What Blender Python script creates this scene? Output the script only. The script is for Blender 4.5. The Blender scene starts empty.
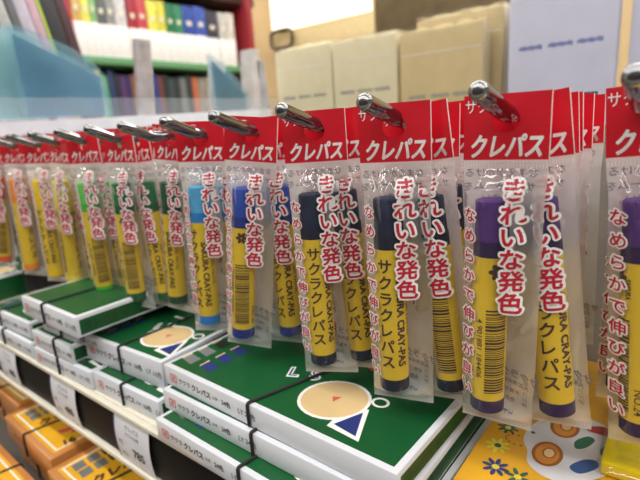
import bpy, bmesh, math, random
from mathutils import Vector, Matrix, noise
random.seed(7)
SC = bpy.context.scene
COL = SC.collection
S = 0.001           # everything below is laid out in millimetres
Z0 = 1200.0         # height of the viewpoint above the floor, mm
def V(x, y, z): return Vector((x * S, y * S, (z + Z0) * S))

# ------------------------------------------------------------------ camera
cam_d = bpy.data.cameras.new('camera'); cam = bpy.data.objects.new('camera', cam_d); COL.objects.link(cam)
FPX = 474.6
cam_d.sensor_width = 36.0; cam_d.sensor_fit = 'HORIZONTAL'; cam_d.lens = FPX / 640 * 36.0
AX = [(0.7905205745538462, 0.09435245567255583, -0.6051238181691538),
      (0.6090807371468702, -0.22439816631726797, 0.7607010704541389),
      (-0.06401466116197209, -0.9699191085147286, -0.2348596306186139)]   # world axes seen from the lens (right, down, forward)
R = Matrix([[AX[i][0], -AX[i][1], -AX[i][2]] for i in range(3)])
cam.matrix_world = Matrix.Translation(V(0, 0, 0)) @ R.to_4x4()
cam_d.clip_start = 0.005; cam_d.clip_end = 50
cam_d.dof.use_dof = True; cam_d.dof.focus_distance = 0.165; cam_d.dof.aperture_fstop = 14
SC.camera = cam
# ------------------------------------------------------------------ light and exposure
SC.view_settings.view_transform = 'Standard'; SC.view_settings.look = 'None'
SC.view_settings.gamma = 1.0; SC.view_settings.use_curve_mapping = False
SC.view_settings.exposure = 0.0
w = bpy.data.worlds.new('store_air'); SC.world = w; w.use_nodes = True
w.node_tree.nodes['Background'].inputs[0].default_value = (0.97, 0.98, 1.0, 1)
w.node_tree.nodes['Background'].inputs[1].default_value = 0.35
def area(name, x, y, z, sx, sy, power, aim=None, col=(1, .985, .96)):
    l = bpy.data.lights.new(name, 'AREA'); l.shape = 'RECTANGLE'; l.size = sx * S; l.size_y = sy * S; l.energy = power; l.color = col
    o = bpy.data.objects.new(name, l); COL.objects.link(o); o.location = V(x, y, z)
    if aim:
        d = V(*aim) - V(x, y, z); o.rotation_euler = d.to_track_quat('-Z', 'Y').to_euler()
    return o
LAMP = 2.5
for nm, yy, pw in (('ceiling_lamp_row_front', -1000, 16), ('ceiling_lamp_row_aisle', -330, 16), ('ceiling_lamp_row_middle', 900, 18), ('ceiling_lamp_row_back', 1800, 20)):
    area(nm, -100, yy, 1470, 5600, 130, pw * LAMP)
SC.cycles.transparent_max_bounces = 40
SC.cycles.max_bounces = 10
SC.cycles.use_denoising = True

# ------------------------------------------------------------------ materials
def lin(c):
    return tuple(((v / 255) / 12.92 if v / 255 <= 0.04045 else ((v / 255 + 0.055) / 1.055) ** 2.4) for v in c)
MATS = {}
def mat(name, rgb, rough=0.5, metal=0.0, spec=0.5, coat=0.0, var=0.06, scale=60.0, bump=0.0, emit=0.0):
    if name in MATS: return MATS[name]
    m = bpy.data.materials.new(name); m.use_nodes = True; nt = m.node_tree; b = nt.nodes['Principled BSDF']
    c = lin(rgb)
    tc = nt.nodes.new('ShaderNodeTexCoord'); n = nt.nodes.new('ShaderNodeTexNoise'); n.inputs['Scale'].default_value = scale
    n.inputs['Detail'].default_value = 4
    nt.links.new(tc.outputs['Object'], n.inputs['Vector'])
    r = nt.nodes.new('ShaderNodeValToRGB'); r.color_ramp.elements[0].position = .3; r.color_ramp.elements[1].position = .7
    r.color_ramp.elements[0].color = tuple(v * (1 - var) for v in c) + (1,)
    r.color_ramp.elements[1].color = tuple(min(1, v * (1 + var)) for v in c) + (1,)
    nt.links.new(n.outputs['Fac'], r.inputs[0]); nt.links.new(r.outputs[0], b.inputs['Base Color'])
    b.inputs['Roughness'].default_value = rough; b.inputs['Metallic'].default_value = metal
    b.inputs['Specular IOR Level'].default_value = spec; b.inputs['Coat Weight'].default_value = coat
    if bump:
        bp = nt.nodes.new('ShaderNodeBump'); bp.inputs['Strength'].default_value = bump; bp.inputs['Distance'].default_value = .0005
        nt.links.new(n.outputs['Fac'], bp.inputs['Height']); nt.links.new(bp.outputs[0], b.inputs['Normal'])
    if emit:
        b.inputs['Emission Color'].default_value = c + (1,); b.inputs['Emission Strength'].default_value = emit
    MATS[name] = m
    return m
def film_mat(name, milk, tint=(1, 1, 1), gloss=1.0, rough=.12, trans_l=.5):
    """thin plastic sheet: mostly clear, a little milky, glossy at a slant"""
    m = bpy.data.materials.new(name); m.use_nodes = True; nt = m.node_tree; nt.nodes.clear()
    out = nt.nodes.new('ShaderNodeOutputMaterial')
    tr = nt.nodes.new('ShaderNodeBsdfTransparent'); tr.inputs[0].default_value = (.985, .985, .985, 1)
    df = nt.nodes.new('ShaderNodeBsdfDiffuse'); df.inputs[0].default_value = tint + (1,)
    tl = nt.nodes.new('ShaderNodeBsdfTranslucent'); tl.inputs[0].default_value = tint + (1,)
    dm = nt.nodes.new('ShaderNodeMixShader'); dm.inputs[0].default_value = trans_l
    nt.links.new(df.outputs[0], dm.inputs[1]); nt.links.new(tl.outputs[0], dm.inputs[2])
    tc = nt.nodes.new('ShaderNodeTexCoord'); ns = nt.nodes.new('ShaderNodeTexNoise'); ns.inputs['Scale'].default_value = 130
    mp = nt.nodes.new('ShaderNodeMapping'); mp.inputs['Scale'].default_value = (1, 1, .5)
    nt.links.new(tc.outputs['Object'], mp.inputs[0]); nt.links.new(mp.outputs[0], ns.inputs['Vector']); ns.inputs['Detail'].default_value = 2
    bp = nt.nodes.new('ShaderNodeBump'); bp.inputs['Strength'].default_value = .2; bp.inputs['Distance'].default_value = .001
    nt.links.new(ns.outputs['Fac'], bp.inputs['Height'])
    gl = nt.nodes.new('ShaderNodeBsdfGlossy'); gl.inputs['Roughness'].default_value = rough; gl.inputs[0].default_value = (1, 1, 1, 1)
    nt.links.new(bp.outputs[0], gl.inputs['Normal'])
    a = nt.nodes.new('ShaderNodeMixShader'); a.inputs[0].default_value = milk
    nt.links.new(tr.outputs[0], a.inputs[1]); nt.links.new(dm.outputs[0], a.inputs[2])
    fr = nt.nodes.new('ShaderNodeFresnel'); ge = nt.nodes.new('ShaderNodeNewGeometry'); io = nt.nodes.new('ShaderNodeMath'); io.operation = 'MULTIPLY_ADD'
    io.inputs[1].default_value = 1 / 1.45 - 1.45; io.inputs[2].default_value = 1.45          # same sheen on both faces of the sheet
    nt.links.new(ge.outputs['Backfacing'], io.inputs[0]); nt.links.new(io.outputs[0], fr.inputs['IOR'])
    nt.links.new(bp.outputs[0], fr.inputs['Normal'])
    mu = nt.nodes.new('ShaderNodeMath'); mu.operation = 'MULTIPLY_ADD'; mu.inputs[1].default_value = gloss; mu.inputs[2].default_value = .030 - .0337 * gloss; mu.use_clamp = True
    nt.links.new(fr.outputs[0], mu.inputs[0])
    b = nt.nodes.new('ShaderNodeMixShader'); nt.links.new(mu.outputs[0], b.inputs[0])
    nt.links.new(a.outputs[0], b.inputs[1]); nt.links.new(gl.outputs[0], b.inputs[2]); nt.links.new(b.outputs[0], out.inputs[0])
    MATS[name] = m
    return m
RED = mat('header_red', (206, 24, 42), .28, coat=.5, bump=.05, scale=120)
PAPER = mat('white_paper', (240, 238, 234), .6)
INKRED = mat('slogan_red', (188, 32, 54), .45)
INKWHITE = mat('slogan_white', (244, 240, 238), .45)
INKGREY = mat('back_print_grey', (112, 116, 132), .6)
CLEAR = film_mat('clear_film', .03, (1, 1, 1), 2.8, .055)
MILKY = film_mat('milky_film', .70, (.93, .915, .89), .5, .25)
SEAL = film_mat('seal_film', .75, (.92, .90, .88), 1.0, .2)
CHROME = mat('chrome', (138, 138, 140), .08, metal=1.0, var=.02)
YEL = mat('sleeve_yellow', (230, 194, 46), .5, spec=.25, bump=.03)
INK = mat('sleeve_ink', (72, 44, 28), .6)
WHITEBOX = mat('carton_white', (218, 221, 227), .35, coat=.15, var=.03)
GREENBOX = mat('carton_green', (13, 84, 42), .4, spec=.35, coat=.1, var=.1, scale=40)
BLACK = mat('band_black', (30, 28, 27), .6)
PRINTK = mat('print_black', (58, 54, 56), .5)
PRINTR = mat('print_red', (214, 92, 80), .5)
GREY = mat('chip_grey', (120, 122, 122), .4)
CHIPBLUE = mat('chip_blue', (36, 52, 118), .4)
CHIPDARK = mat('chip_dark', (28, 40, 34), .4)
CREAMP = mat('print_cream', (222, 192, 140), .4)
ORANGEBOX = mat('carton_orange', (198, 130, 68), .35, coat=.3, bump=.04)
OCHREBOX = mat('carton_ochre', (238, 178, 40), .35, coat=.3)

# ------------------------------------------------------------------ mesh building
class MB:
    def __init__(s): s.v = []; s.f = []; s.m = []
    def face(s, idx, mi=0): s.f.append(tuple(idx)); s.m.append(mi)
    def quad(s, a, b, c, d, mi=0):
        n = len(s.v); s.v += [a, b, c, d]; s.face((n, n + 1, n + 2, n + 3), mi)
    def poly(s, pts, mi=0):
        n = len(s.v); s.v += pts; s.face(range(n, n + len(pts)), mi)
    def prism(s, pts, z0, z1, mi=0):
        """2D outline (counter-clockwise) extruded in z"""
        n = len(s.v); k = len(pts)
        s.v += [(x, y, z0) for x, y in pts] + [(x, y, z1) for x, y in pts]
        s.face([n + k - 1 - i for i in range(k)], mi); s.face([n + k + i for i in range(k)], mi)
        for i in range(k):
            j = (i + 1) % k; s.face((n + i, n + j, n + k + j, n + k + i), mi)
    def box(s, x0, x1, y0, y1, z0, z1, mi=0, bevel=0.0, seg=2):
        if not bevel:
            s.prism([(x0, y0), (x1, y0), (x1, y1), (x0, y1)], z0, z1, mi); return
        bm = bmesh.new()
        vs = [bm.verts.new((x, y, z)) for x in (x0, x1) for y in (y0, y1) for z in (z0, z1)]
        for q in ((0, 1, 3, 2), (4, 6, 7, 5), (0, 4, 5, 1), (2, 3, 7, 6), (0, 2, 6, 4), (1, 5, 7, 3)): bm.faces.new([vs[i] for i in q])
        bmesh.ops.recalc_face_normals(bm, faces=bm.faces)
        bmesh.ops.bevel(bm, geom=list(bm.edges), offset=bevel, segments=seg, affect='EDGES', profile=.5)
        s.addbm(bm, mi); bm.free()
    def addbm(s, bm, mi=0, fn=None):
        n = len(s.v); bm.verts.ensure_lookup_table(); bm.verts.index_update()
        for v in bm.verts: s.v.append(fn(v.co) if fn else tuple(v.co))
        for f in bm.faces: s.face([n + v.index for v in f.verts], mi)
    def tube(s, path, r, seg=16, mi=0, caps='round'):
        P = [Vector(p) for p in path]; n = len(P); rings = []
        T = [(P[min(i + 1, n - 1)] - P[max(i - 1, 0)]).normalized() for i in range(n)]
        up = Vector((1, 0, 0)) if abs(T[0].x) < .9 else Vector((0, 0, 1))
        u = (up - T[0] * up.dot(T[0])).normalized()
        items = []
        rr = r if callable(r) else (lambda i: r)
        if caps == 'round':
            for k in range(1, 6):
                a = math.pi / 2 * (1 - k / 6.0)
                items.append((P[0] - T[0] * rr(0) * math.sin(a), T[0], rr(0) * math.cos(a)))
        for i in range(n): items.append((P[i], T[i], rr(i)))
        if caps == 'round':
            for k in range(5, 0, -1):
                a = math.pi / 2 * (1 - k / 6.0)
                items.append((P[-1] + T[-1] * rr(n - 1) * math.sin(a), T[-1], rr(n - 1) * math.cos(a)))
        for (p, t, q) in items:
            u = (u - t * u.dot(t)).normalized(); b = t.cross(u)
            rings.append(len(s.v))
            for k in range(seg):
                a = 2 * math.pi * k / seg; s.v.append(tuple(p + (u * math.cos(a) + b * math.sin(a)) * q))
        for a, b in zip(rings, rings[1:]):
            for k in range(seg):
                k2 = (k + 1) % seg; s.face((a + k, a + k2, b + k2, b + k), mi)
        s.face([rings[0] + seg - 1 - k for k in range(seg)], mi); s.face([rings[-1] + k for k in range(seg)], mi)
    def lathe(s, prof, seg=36, mi=0, cx=0, cy=0, cap=True):
        rings = []
        for (r, z) in prof:
            rings.append(len(s.v))
            for k in range(seg):
                a = 2 * math.pi * k / seg; s.v.append((cx + r * math.cos(a), cy + r * math.sin(a), z))
        mis = mi if isinstance(mi, (list, tuple)) else [mi] * (len(prof) - 1)
        for i, (a, b) in enumerate(zip(rings, rings[1:])):
            for k in range(seg):
                k2 = (k + 1) % seg; s.face((a + k, a + k2, b + k2, b + k), mis[i])
        if cap:
            s.face([rings[0] + seg - 1 - k for k in range(seg)], mis[0]); s.face([rings[-1] + k for k in range(seg)], mis[-1])
    def grid(s, fn, nu, nv, mi=0):
        n = len(s.v)
        for j in range(nv + 1):
            for i in range(nu + 1): s.v.append(fn(i / nu, j / nv))
        for j in range(nv):
            for i in range(nu):
                a = n + j * (nu + 1) + i; s.face((a, a + 1, a + nu + 2, a + nu + 1), mi)
    def flat(s, g, fn, mi=0):
        n = len(s.v); s.v += [fn(x, y) for x, y in g[0]]
        for f in g[1]: s.face([n + i for i in f], mi)
    def mesh(s, name, mats, angle=40, recalc=False):
        me = bpy.data.meshes.new(name); me.from_pydata([(x * S, y * S, z * S) for x, y, z in s.v], [], s.f)
        for m in mats: me.materials.append(m)
        me.polygons.foreach_set('material_index', s.m)
        me.polygons.foreach_set('use_smooth', [True] * len(s.f)); me.update()
        if recalc:
            bm = bmesh.new(); bm.from_mesh(me); bmesh.ops.recalc_face_normals(bm, faces=bm.faces); bm.to_mesh(me); bm.free()
        me.set_sharp_from_angle(angle=math.radians(angle))
        return me
    def build(s, name, mats, parent=None, loc=None, rot=None, angle=40):
        return put(name, s.mesh(name, mats, angle), parent, loc, rot)
def put(name, me, parent=None, loc=None, rot=None):
    o = bpy.data.objects.new(name, me); COL.objects.link(o)
    if parent: o.parent = parent
    if loc is not None: o.location = (Vector(loc) * S) if parent else V(*loc)
    if rot: o.rotation_euler = rot
    return o
def tag(o, label=None, cat=None, group=None, kind=None):
    for k, v in (('label', label), ('category', cat), ('group', group), ('kind', kind)):
        if v: o[k] = v
    return o
def thing(name, label, cat, loc=(0, 0, 0), rot=None, group=None):
    o = bpy.data.objects.new(name, None); COL.objects.link(o); o.location = V(*loc); o.empty_display_size = .01
    if rot: o.rotation_euler = rot
    return tag(o, label, cat, group)

# ------------------------------------------------------------------ lettering as flat outlines
_G = {}
def glyphs(body, size=1.0, offset=0.0, shear=0.0, res=3, xs=1.0, center=True):
    key = (body, offset, shear, res)
    if key not in _G:
        c = bpy.data.curves.new('lettering', 'FONT'); c.body = body; c.size = 1.0; c.offset = offset; c.shear = shear; c.resolution_u = res
        o = bpy.data.objects.new('lettering', c); COL.objects.link(o)
        dg = bpy.context.evaluated_depsgraph_get(); e = o.evaluated_get(dg); m = e.to_mesh()
        vs = [(v.co.x, v.co.y) for v in m.vertices]; fs = [tuple(p.vertices) for p in m.polygons]
        e.to_mesh_clear(); bpy.data.objects.remove(o); bpy.data.curves.remove(c)
        _G[key] = (vs, fs)
    vs, fs = _G[key]
    if not vs: return ([], [])
    cx = (min(v[0] for v in vs) + max(v[0] for v in vs)) / 2 if center else 0
    cy = .37 if center else 0
    return ([((x - cx) * size * xs, (y - cy) * size) for x, y in vs], fs)
def gmove(g, dx, dy, rot=0.0):
    c, s_ = math.cos(rot), math.sin(rot)
    return ([(x * c - y * s_ + dx, x * s_ + y * c + dy) for x, y in g[0]], g[1])
def gjoin(gs):
    vs, fs = [], []
    for g in gs:
        n = len(vs); vs += g[0]; fs += [tuple(i + n for i in f) for f in g[1]]
    return (vs, fs)
def gsplit(g, step):
    """cut the outlines so that they can follow a curved sheet"""
    if not g[0]: return g
    bm = bmesh.new(); vv = [bm.verts.new((x, y, 0)) for x, y in g[0]]
    for f in g[1]:
        try: bm.faces.new([vv[i] for i in f])
        except ValueError: pass
    for ax in (0, 1):
        lo = min(v[ax] for v in g[0]); hi = max(v[ax] for v in g[0]); p = math.floor(lo / step) * step
        while p < hi:
            if p > lo:
                co = [0, 0, 0]; co[ax] = p; no = [0, 0, 0]; no[ax] = 1
                bmesh.ops.bisect_plane(bm, geom=bm.verts[:] + bm.edges[:] + bm.faces[:], plane_co=co, plane_no=no)
            p += step
    bm.verts.index_update()
    r = ([(v.co.x, v.co.y) for v in bm.verts], [tuple(v.index for v in f.verts) for f in bm.faces]); bm.free()
    return r
def vertical(body, size, pitch, offset=0.0, xs=1.0):
    return gjoin([gmove(glyphs(ch, size, offset, xs=xs), 0, -i * pitch) for i, ch in enumerate(body)])
def rect(x0, x1, y0, y1): return ([(x0, y0), (x1, y0), (x1, y1), (x0, y1)], [(0, 1, 2, 3)])
def gstroke(g, w_, fill=False):
    """the outline of the letters drawn with a round pen of half width w_"""
    vs, fs = g; cnt = {}
    for f in fs:
        for i in range(len(f)):
            a, b = f[i], f[(i + 1) % len(f)]; k = (min(a, b), max(a, b)); cnt[k] = cnt.get(k, 0) + 1
    V2, F2 = ([], []) if not fill else (list(vs), list(fs))
    done = set()
    for (a, b), c in cnt.items():
        if c != 1: continue
        (x0, y0), (x1, y1) = vs[a], vs[b]; l = math.hypot(x1 - x0, y1 - y0)
        if l > 1e-7:
            nx, ny = -(y1 - y0) / l * w_, (x1 - x0) / l * w_; n = len(V2)
            V2 += [(x0 - nx, y0 - ny), (x1 - nx, y1 - ny), (x1 + nx, y1 + ny), (x0 + nx, y0 + ny)]; F2.append((n, n + 1, n + 2, n + 3))
        if a not in done:
            done.add(a); n = len(V2)
            V2 += [(x0 + w_ * math.cos(k * math.pi / 4), y0 + w_ * math.sin(k * math.pi / 4)) for k in range(8)]; F2.append(tuple(range(n, n + 8)))
    return (V2, F2)
def ellipse(cx, cy, rx, ry, n=28, rot=0):
    return gmove(([(rx * math.cos(2 * math.pi * k / n), ry * math.sin(2 * math.pi * k / n)) for k in range(n)], [tuple(range(n))]), cx, cy, rot)
def ring(cx, cy, rx, ry, wd, n=28, rot=0):
    vs = []; fs = []
    for k in range(n):
        a = 2 * math.pi * k / n; vs += [(rx * math.cos(a), ry * math.sin(a)), ((rx - wd) * math.cos(a), (ry - wd) * math.sin(a))]
    for k in range(n):
        j = (k + 1) % n; fs.append((2 * k, 2 * j, 2 * j + 1, 2 * k + 1))
    return gmove((vs, fs), cx, cy, rot)

# ================================================================== THE SETTING
def struct(name, mb, mats, **k): o = mb.build(name, mats, **k); o['kind'] = 'structure'; return o
m = MB(); m.box(-4200, 2600, -2200, 2460, -1240, -1200); struct('floor', m, [mat('floor_vinyl', (176, 170, 160), .4, scale=6)], loc=(0, 0, 0))
m = MB(); m.box(-4200, 2600, 2400, 2460, -1200, 1600); struct('wall_back', m, [mat('wall_beige', (206, 178, 132), .8, scale=8)], loc=(0, 0, 0))
m = MB(); m.box(-4200, 2600, -2200, 2460, 1500, 1540); struct('ceiling', m, [mat('ceiling_white', (226, 224, 218), .8, scale=8)], loc=(0, 0, 0))
m = MB(); m.box(-2760, -2700, -2200, 2400, -1200, 1600); struct('wall_left', m, [mat('wall_cream', (214, 204, 186), .8, scale=8)], loc=(0, 0, 0))
m = MB(); m.box(-4200, 2600, -1420, -1380, -1200, 520); struct('wall_front', m, [mat('opposite_shelves', (92, 82, 74), .8, scale=14, var=.6)], loc=(0, 0, 0))
m = MB(); m.box(-1405, -500, 2360, 2400, 410, 1500, bevel=4); struct('shade_panel_1', m, [mat('shaded_wall_brown', (98, 82, 54), .6, scale=12, var=.2)], loc=(0, 0, 0))  # added panel, its dark brown stands in for the shadowed wall above the envelopes

# ---- the gondola that carries hooks and cartons
STEEL = mat('shelf_cream', (226, 220, 202), .4)
RACKGREY = mat('back_panel_grey', (150, 146, 138), .6)
g = thing('shelf_unit', 'cream steel shop shelf unit holding the cartons under the row of chrome hooks', 'shelf unit', (0, 0, -1200))
def gpart(name, mb, mats): return mb.build(name, mats, g, (0, 0, 1200))
m = MB(); m.box(-840, 420, 109.2, 262, -145, -140.2, bevel=.6)
gpart('upper_shelf', m, [STEEL])
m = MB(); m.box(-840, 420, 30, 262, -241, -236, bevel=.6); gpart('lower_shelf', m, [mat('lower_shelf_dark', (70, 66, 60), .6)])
m = MB(); m.box(-840, 420, 254, 262, -236, -146); m.box(-840, 420, 254, 262, -139.8, -8); gpart('back_panel', m, [RACKGREY])
m = MB(); m.box(-840, 420, 60, 262, -1200, -1120); gpart('plinth', m, [STEEL])
m = MB(); m.box(-840, 420, 255, 262, -1120, -241); gpart('lower_back_panel', m, [RACKGREY])
m = MB(); m.box(-452, -447, 150, 254, -139.8, -60, bevel=.5); gpart('divider_post', m, [mat('divider_black', (32, 32, 33), .5)])
# price rail on the front edge of the upper shelf
RAILBLACK = mat('rail_black', (20, 19, 19), .6, spec=.2, scale=200)
rail = thing('price_rail', 'black price label rail with cream lips along the front edge of the shelf', 'price rail', (-300, 107.0, -175.2))
m = MB(); m.grid(lambda u, v: (-540 + 1240 * u, .2 + 1.6 * (2 * v - 1) ** 2, 3 + 29 * v), 4, 10, 0); m.build('label_channel', [RAILBLACK], rail)
m = MB(); m.box(-540, 700, -1.5, 2, 32.2, 35, bevel=.6); m.build('upper_lip', [STEEL], rail)
m = MB(); m.box(-540, 700, -1.5, 2, 0, 3.0, bevel=.6); m.build('lower_lip', [STEEL], rail)
TAGW = mat('tag_white', (228, 230, 236), .4); TAGB = mat('tag_blue', (44, 48, 108), .5)
def price_tag(x, wd, label, price):
    t = MB()
    def f(a, b): return (a, -.5 + 1.6 * ((b / 29 * 2) ** 2) - .0, b)
    t.grid(lambda u, v: f(wd * (u - .5), -13.6 + 27.2 * v), 4, 10, 0)
    def on(e): return lambda a, b: (a, f(a, b)[1] - e, b)
    t.flat(gsplit(rect(-wd / 2, -wd / 2 + 1.3, -13.6, 13.6), 3), on(.1), 1)
    t.flat(gsplit(gmove(glyphs('クレパス', 3.4), 1, 8.5), 2), on(.12), 2)
    t.flat(gsplit(gmove(glyphs('サクラ太巻', 2.6), 1, 4.6), 2), on(.12), 2)
    t.flat(gsplit(gmove(glyphs(price, 7.5, .03), 5, -5), 2), on(.12), 2)
    t.flat(gsplit(gmove(glyphs('円', 4), -11, -2), 2), on(.12), 2)
    t.flat(gsplit(gmove(glyphs('税込', 3.0), -9, -9), 2), on(.12), 2)
    o = t.build('price_tag', [TAGW, TAGB, PRINTK], None, (x, 106.0, -157.2)); tag(o, label, 'price tag', 'price tags in the rail')
price_tag(-386, 34, 'white price tag in the black rail at the left end of the shelf', '480')
price_tag(-297, 34, 'white price tag in the black rail below the pair of cartons with the tilted pile', '480')
price_tag(-219.5, 34, 'white price tag in the black rail nearest the big three carton stack', '785')

# ================================================================== CARTONS OF CRAYONS
GD = 128.0
def carton(wd, dp, t, kind, seed, plain=False):
    """mesh: white card box, green printed panels; origin at front left bottom corner"""
    b = MB(); rnd = random.Random(seed)
    b.box(0, wd, 0, dp, 0, t, 0, bevel=.9)
    fr = 2.6
    b.box(fr, wd - fr, fr, dp - fr, t - .4, t + .08, 1)
    b.box(wd - .3, wd + .08, 2.2, dp - 2.2, 1.6, t - 2.2, 1)
    b.box(-.08, .3, 2.2, dp - 2.2, 1.6, t - 2.2, 1)
    top = lambda e: (lambda x, y: (x, y, t + e))
    k = wd / 131.0; kk = 1.0 if kind == 24 else 1.18
    # printed colour chips: two rows of three running to the back
    for r, mats_ in () if plain else ((0, (3, 3, 5)), (1, (4, 4, 4))):
        for c in range(3):
            u0 = (3.8 + 14 * r) * k * kk; v0 = 7.2 + c * 9.4
            b.flat(([(u0, v0 + 1.5), (u0 + 8.6 * k * kk, v0), (u0 + 8.6 * k * kk, v0 + 6.4), (u0, v0 + 7.4)], [(0, 1, 2, 3)]), top(.16), mats_[c])
            b.flat(([(u0, v0 + 1.5), (u0 - 1.0, v0 + 2.1), (u0 - 1.0, v0 + 8.0), (u0, v0 + 7.4)], [(0, 1, 2, 3)]), top(.16), 6)
    # white lettering marks, blue filled
    for (lx, ly) in () if plain else ((60, 30), (70, 33)):
        lx *= k; b.flat(gmove(glyphs('L' if lx < 65 * k else 'S', 11, .06), lx, ly, .45), top(.16), 2)
        b.flat(gmove(glyphs('L' if lx < 65 * k else 'S', 10.4, -.005), lx, ly, .45), top(.22), 4)
    # round cream picture with a white border and a blue pointed piece
    cx, cy = (88 * k, 23.0); 
    if not plain:
        b.flat(ellipse(cx + .6, cy - .6, 15.2, 14.0, rot=.5), top(.16), 2)
        b.flat(ellipse(cx + .6, cy - .6, 13.8, 12.6, rot=.5), top(.22), 6)
        b.flat(([(cx + 9, cy - 16.0), (cx + 24, cy - 17.0), (cx + 16.5, cy + 1.0), (cx + 8, cy - 2)], [(0, 1, 2, 3)]), top(.19), 2)
        b.flat(([(cx + 10.6, cy - 13.8), (cx + 21.5, cy - 15.2), (cx + 15.6, cy - 1.8)], [(0, 1, 2)]), top(.25), 4)
        b.flat(([(cx - 1, cy + .4), (cx + 1.4, cy - 2.6), (cx + 2.6, cy + 2.2)], [(0, 1, 2)]), top(.27), 7)
        b.flat(ring(cx + 17.5, cy + 7.5, 3.8, 3.4, 1.2), top(.2), 2)
        b.flat(rect(cx - 20, cx - 10, cy + 20, cy + 22), top(.2), 2)
        b.flat(ellipse(cx + 4, cy + 33, 9, 7), top(.2), 7); b.flat(ellipse(cx + 4, cy + 33, 6, 5), top(.24), 2)
    # front print
    fy = -.08; zc = t / 2
    F = lambda x, y: (x, fy, y)
    h = min(t * .36, 4.6)
    b.flat(gjoin([rect(5.2, 5.9, zc - h * .55, zc + h * .55), rect(9.6, 10.3, zc - h * .55, zc + h * .55), rect(5.2, 10.3, zc + h * .4, zc + h * .55), rect(5.2, 10.3, zc - h * .55, zc - h * .4), rect(6.9, 8.6, zc - h * .25, zc + h * .25)]), F, 7)
    x = 12.0
    for tx, sz, bold in (('サクラ', h * .82, .02), ('クレパス', h * .95, .04), ('太巻', h * .5, 0), ('24色' if kind == 24 else '16色', h * .8, .03)):
        g_ = glyphs(tx, sz, bold); ww = max(v[0] for v in g_[0]) - min(v[0] for v in g_[0])
        b.flat(gmove(g_, x + ww / 2, zc), F, 8); x += ww + (1.2 if tx != '太巻' else 2.6)
    b.flat(gmove(glyphs('LY 24色' if kind == 24 else 'LY 16色', h * .85, .01), x + 9, zc), F, 8)
    # small dark print on the green end
    b.flat(gmove(glyphs('クレパス 16', 5, .02), 18, zc), lambda a, c: (wd + .16, a, c), 5)
    return b.mesh('carton', [WHITEBOX, GREENBOX, PAPER, GREY, CHIPBLUE, CHIPDARK, CREAMP, PRINTR, PRINTK])
def band_mesh(wd, dp, t, u0, u1):
    b = MB(); e = .55
    pts = [(u0, -e, .8), (u0, -e, t * .5), (u0, -e, t - .9)]
    for a in (30, 60): pts.append((u0, .3 - (.3 + e) * math.cos(math.radians(a)), t - .5 + (.5 + e) * math.sin(math.radians(a))))
    n = 8
    for i in range(n + 1): pts.append((u0 + (u1 - u0) * i / n, .6 + (dp - 1.2) * i / n, t + e))
    pts += [(u1, dp + e, t - .8), (u1, dp + e, .8)]
    b.tube(pts, .75, 8, 0, 'flat')
    return b.mesh('elastic_band', [BLACK])
_ck = [0]
def place_carton(FL, FR, zb, t, kind, label, dp=GD, band=(.48, .56), group='green and white crayon cartons on the shelf', plain=False):
    wd = math.hypot(FR[0] - FL[0], FR[1] - FL[1]); a = math.atan2(FR[1] - FL[1], FR[0] - FL[0])
    r = thing('crayon_carton', label, 'box', (FL[0], FL[1], zb), (0, 0, a), group); _ck[0] += 1
    put('carton', carton(wd, dp, t, kind, _ck[0], plain), r)
    put('elastic_band', band_mesh(wd, dp, t, wd * band[0], wd * band[1]), r)
    return r
G = .15
# right stack of three large cartons
place_carton((-190.0, 104.4), (-60.5, 101.0), -140.1, 10.5, 24, 'large green carton at the bottom of the stack of three nearest the front right', band=(.46, .6))
place_carton((-193.2, 112.2), (-62.5, 110.6), -129.4, 10.4, 24, 'large green carton in the middle of the stack of three nearest the front right', band=(.48, .6))
place_carton((-195.2, 116.1), (-64.2, 111.7), -118.8, 10.5, 24, 'large green carton with round cream picture, topmost of the stack of three', band=(.47, .76))
# middle pair
place_carton((-259.0, 109.8), (-197.6, 111.4), -140.1, 12.4, 16, 'green carton under the thick one, beside the bottom of the three carton stack', band=(.48, .56))
place_carton((-277.0, 116.3), (-203.4, 119.8), -127.4, 15.8, 16, 'thick green carton overhanging the pair in the middle of the shelf', dp=122, band=(.5, .62))
# left pile
place_carton((-330.0, 106.2), (-261.0, 109.0), -140.1, 11.4, 16, 'green carton at the bottom of the tall left pile', band=(.47, .5))
place_carton((-330.0, 107.2), (-279.5, 108.2), -128.5, 11.4, 16, 'green carton second from the bottom of the tall left pile', band=(.62, .66), dp=120)
place_carton((-321.0, 111.5), (-279.0, 112.6), -116.8, 11.0, 16, 'green carton pushed back in the tall left pile, under its topmost carton', band=(.6, .7), dp=120)
place_carton((-329.3, 105.4), (-257.4, 105.0), -105.6, 12.6, 16, 'green carton at the top front of the tall left pile, its green end showing', dp=96, band=(.44, .5), plain=True)
place_carton((-340.0, 204.0), (-268, 204.0), -116.8, 20.0, 16, 'carton standing behind the topmost carton of the tall left pile', dp=42)
# far left pile
place_carton((-406.0, 106.2), (-336.2, 107.0), -140.1, 11.6, 16, 'green carton at the bottom of the pile at the left edge', band=(.35, .4))
place_carton((-414.0, 108.2), (-342.0, 110.2), -128.3, 11.8, 16, 'green carton on top of the pile at the left edge', band=(.35, .4))
place_carton((-540.0, 120.2), (-468.0, 120.2), -140.1, 30, 16, 'carton at the far left end of the shelf beyond the black post', band=(.35, .4))

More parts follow.
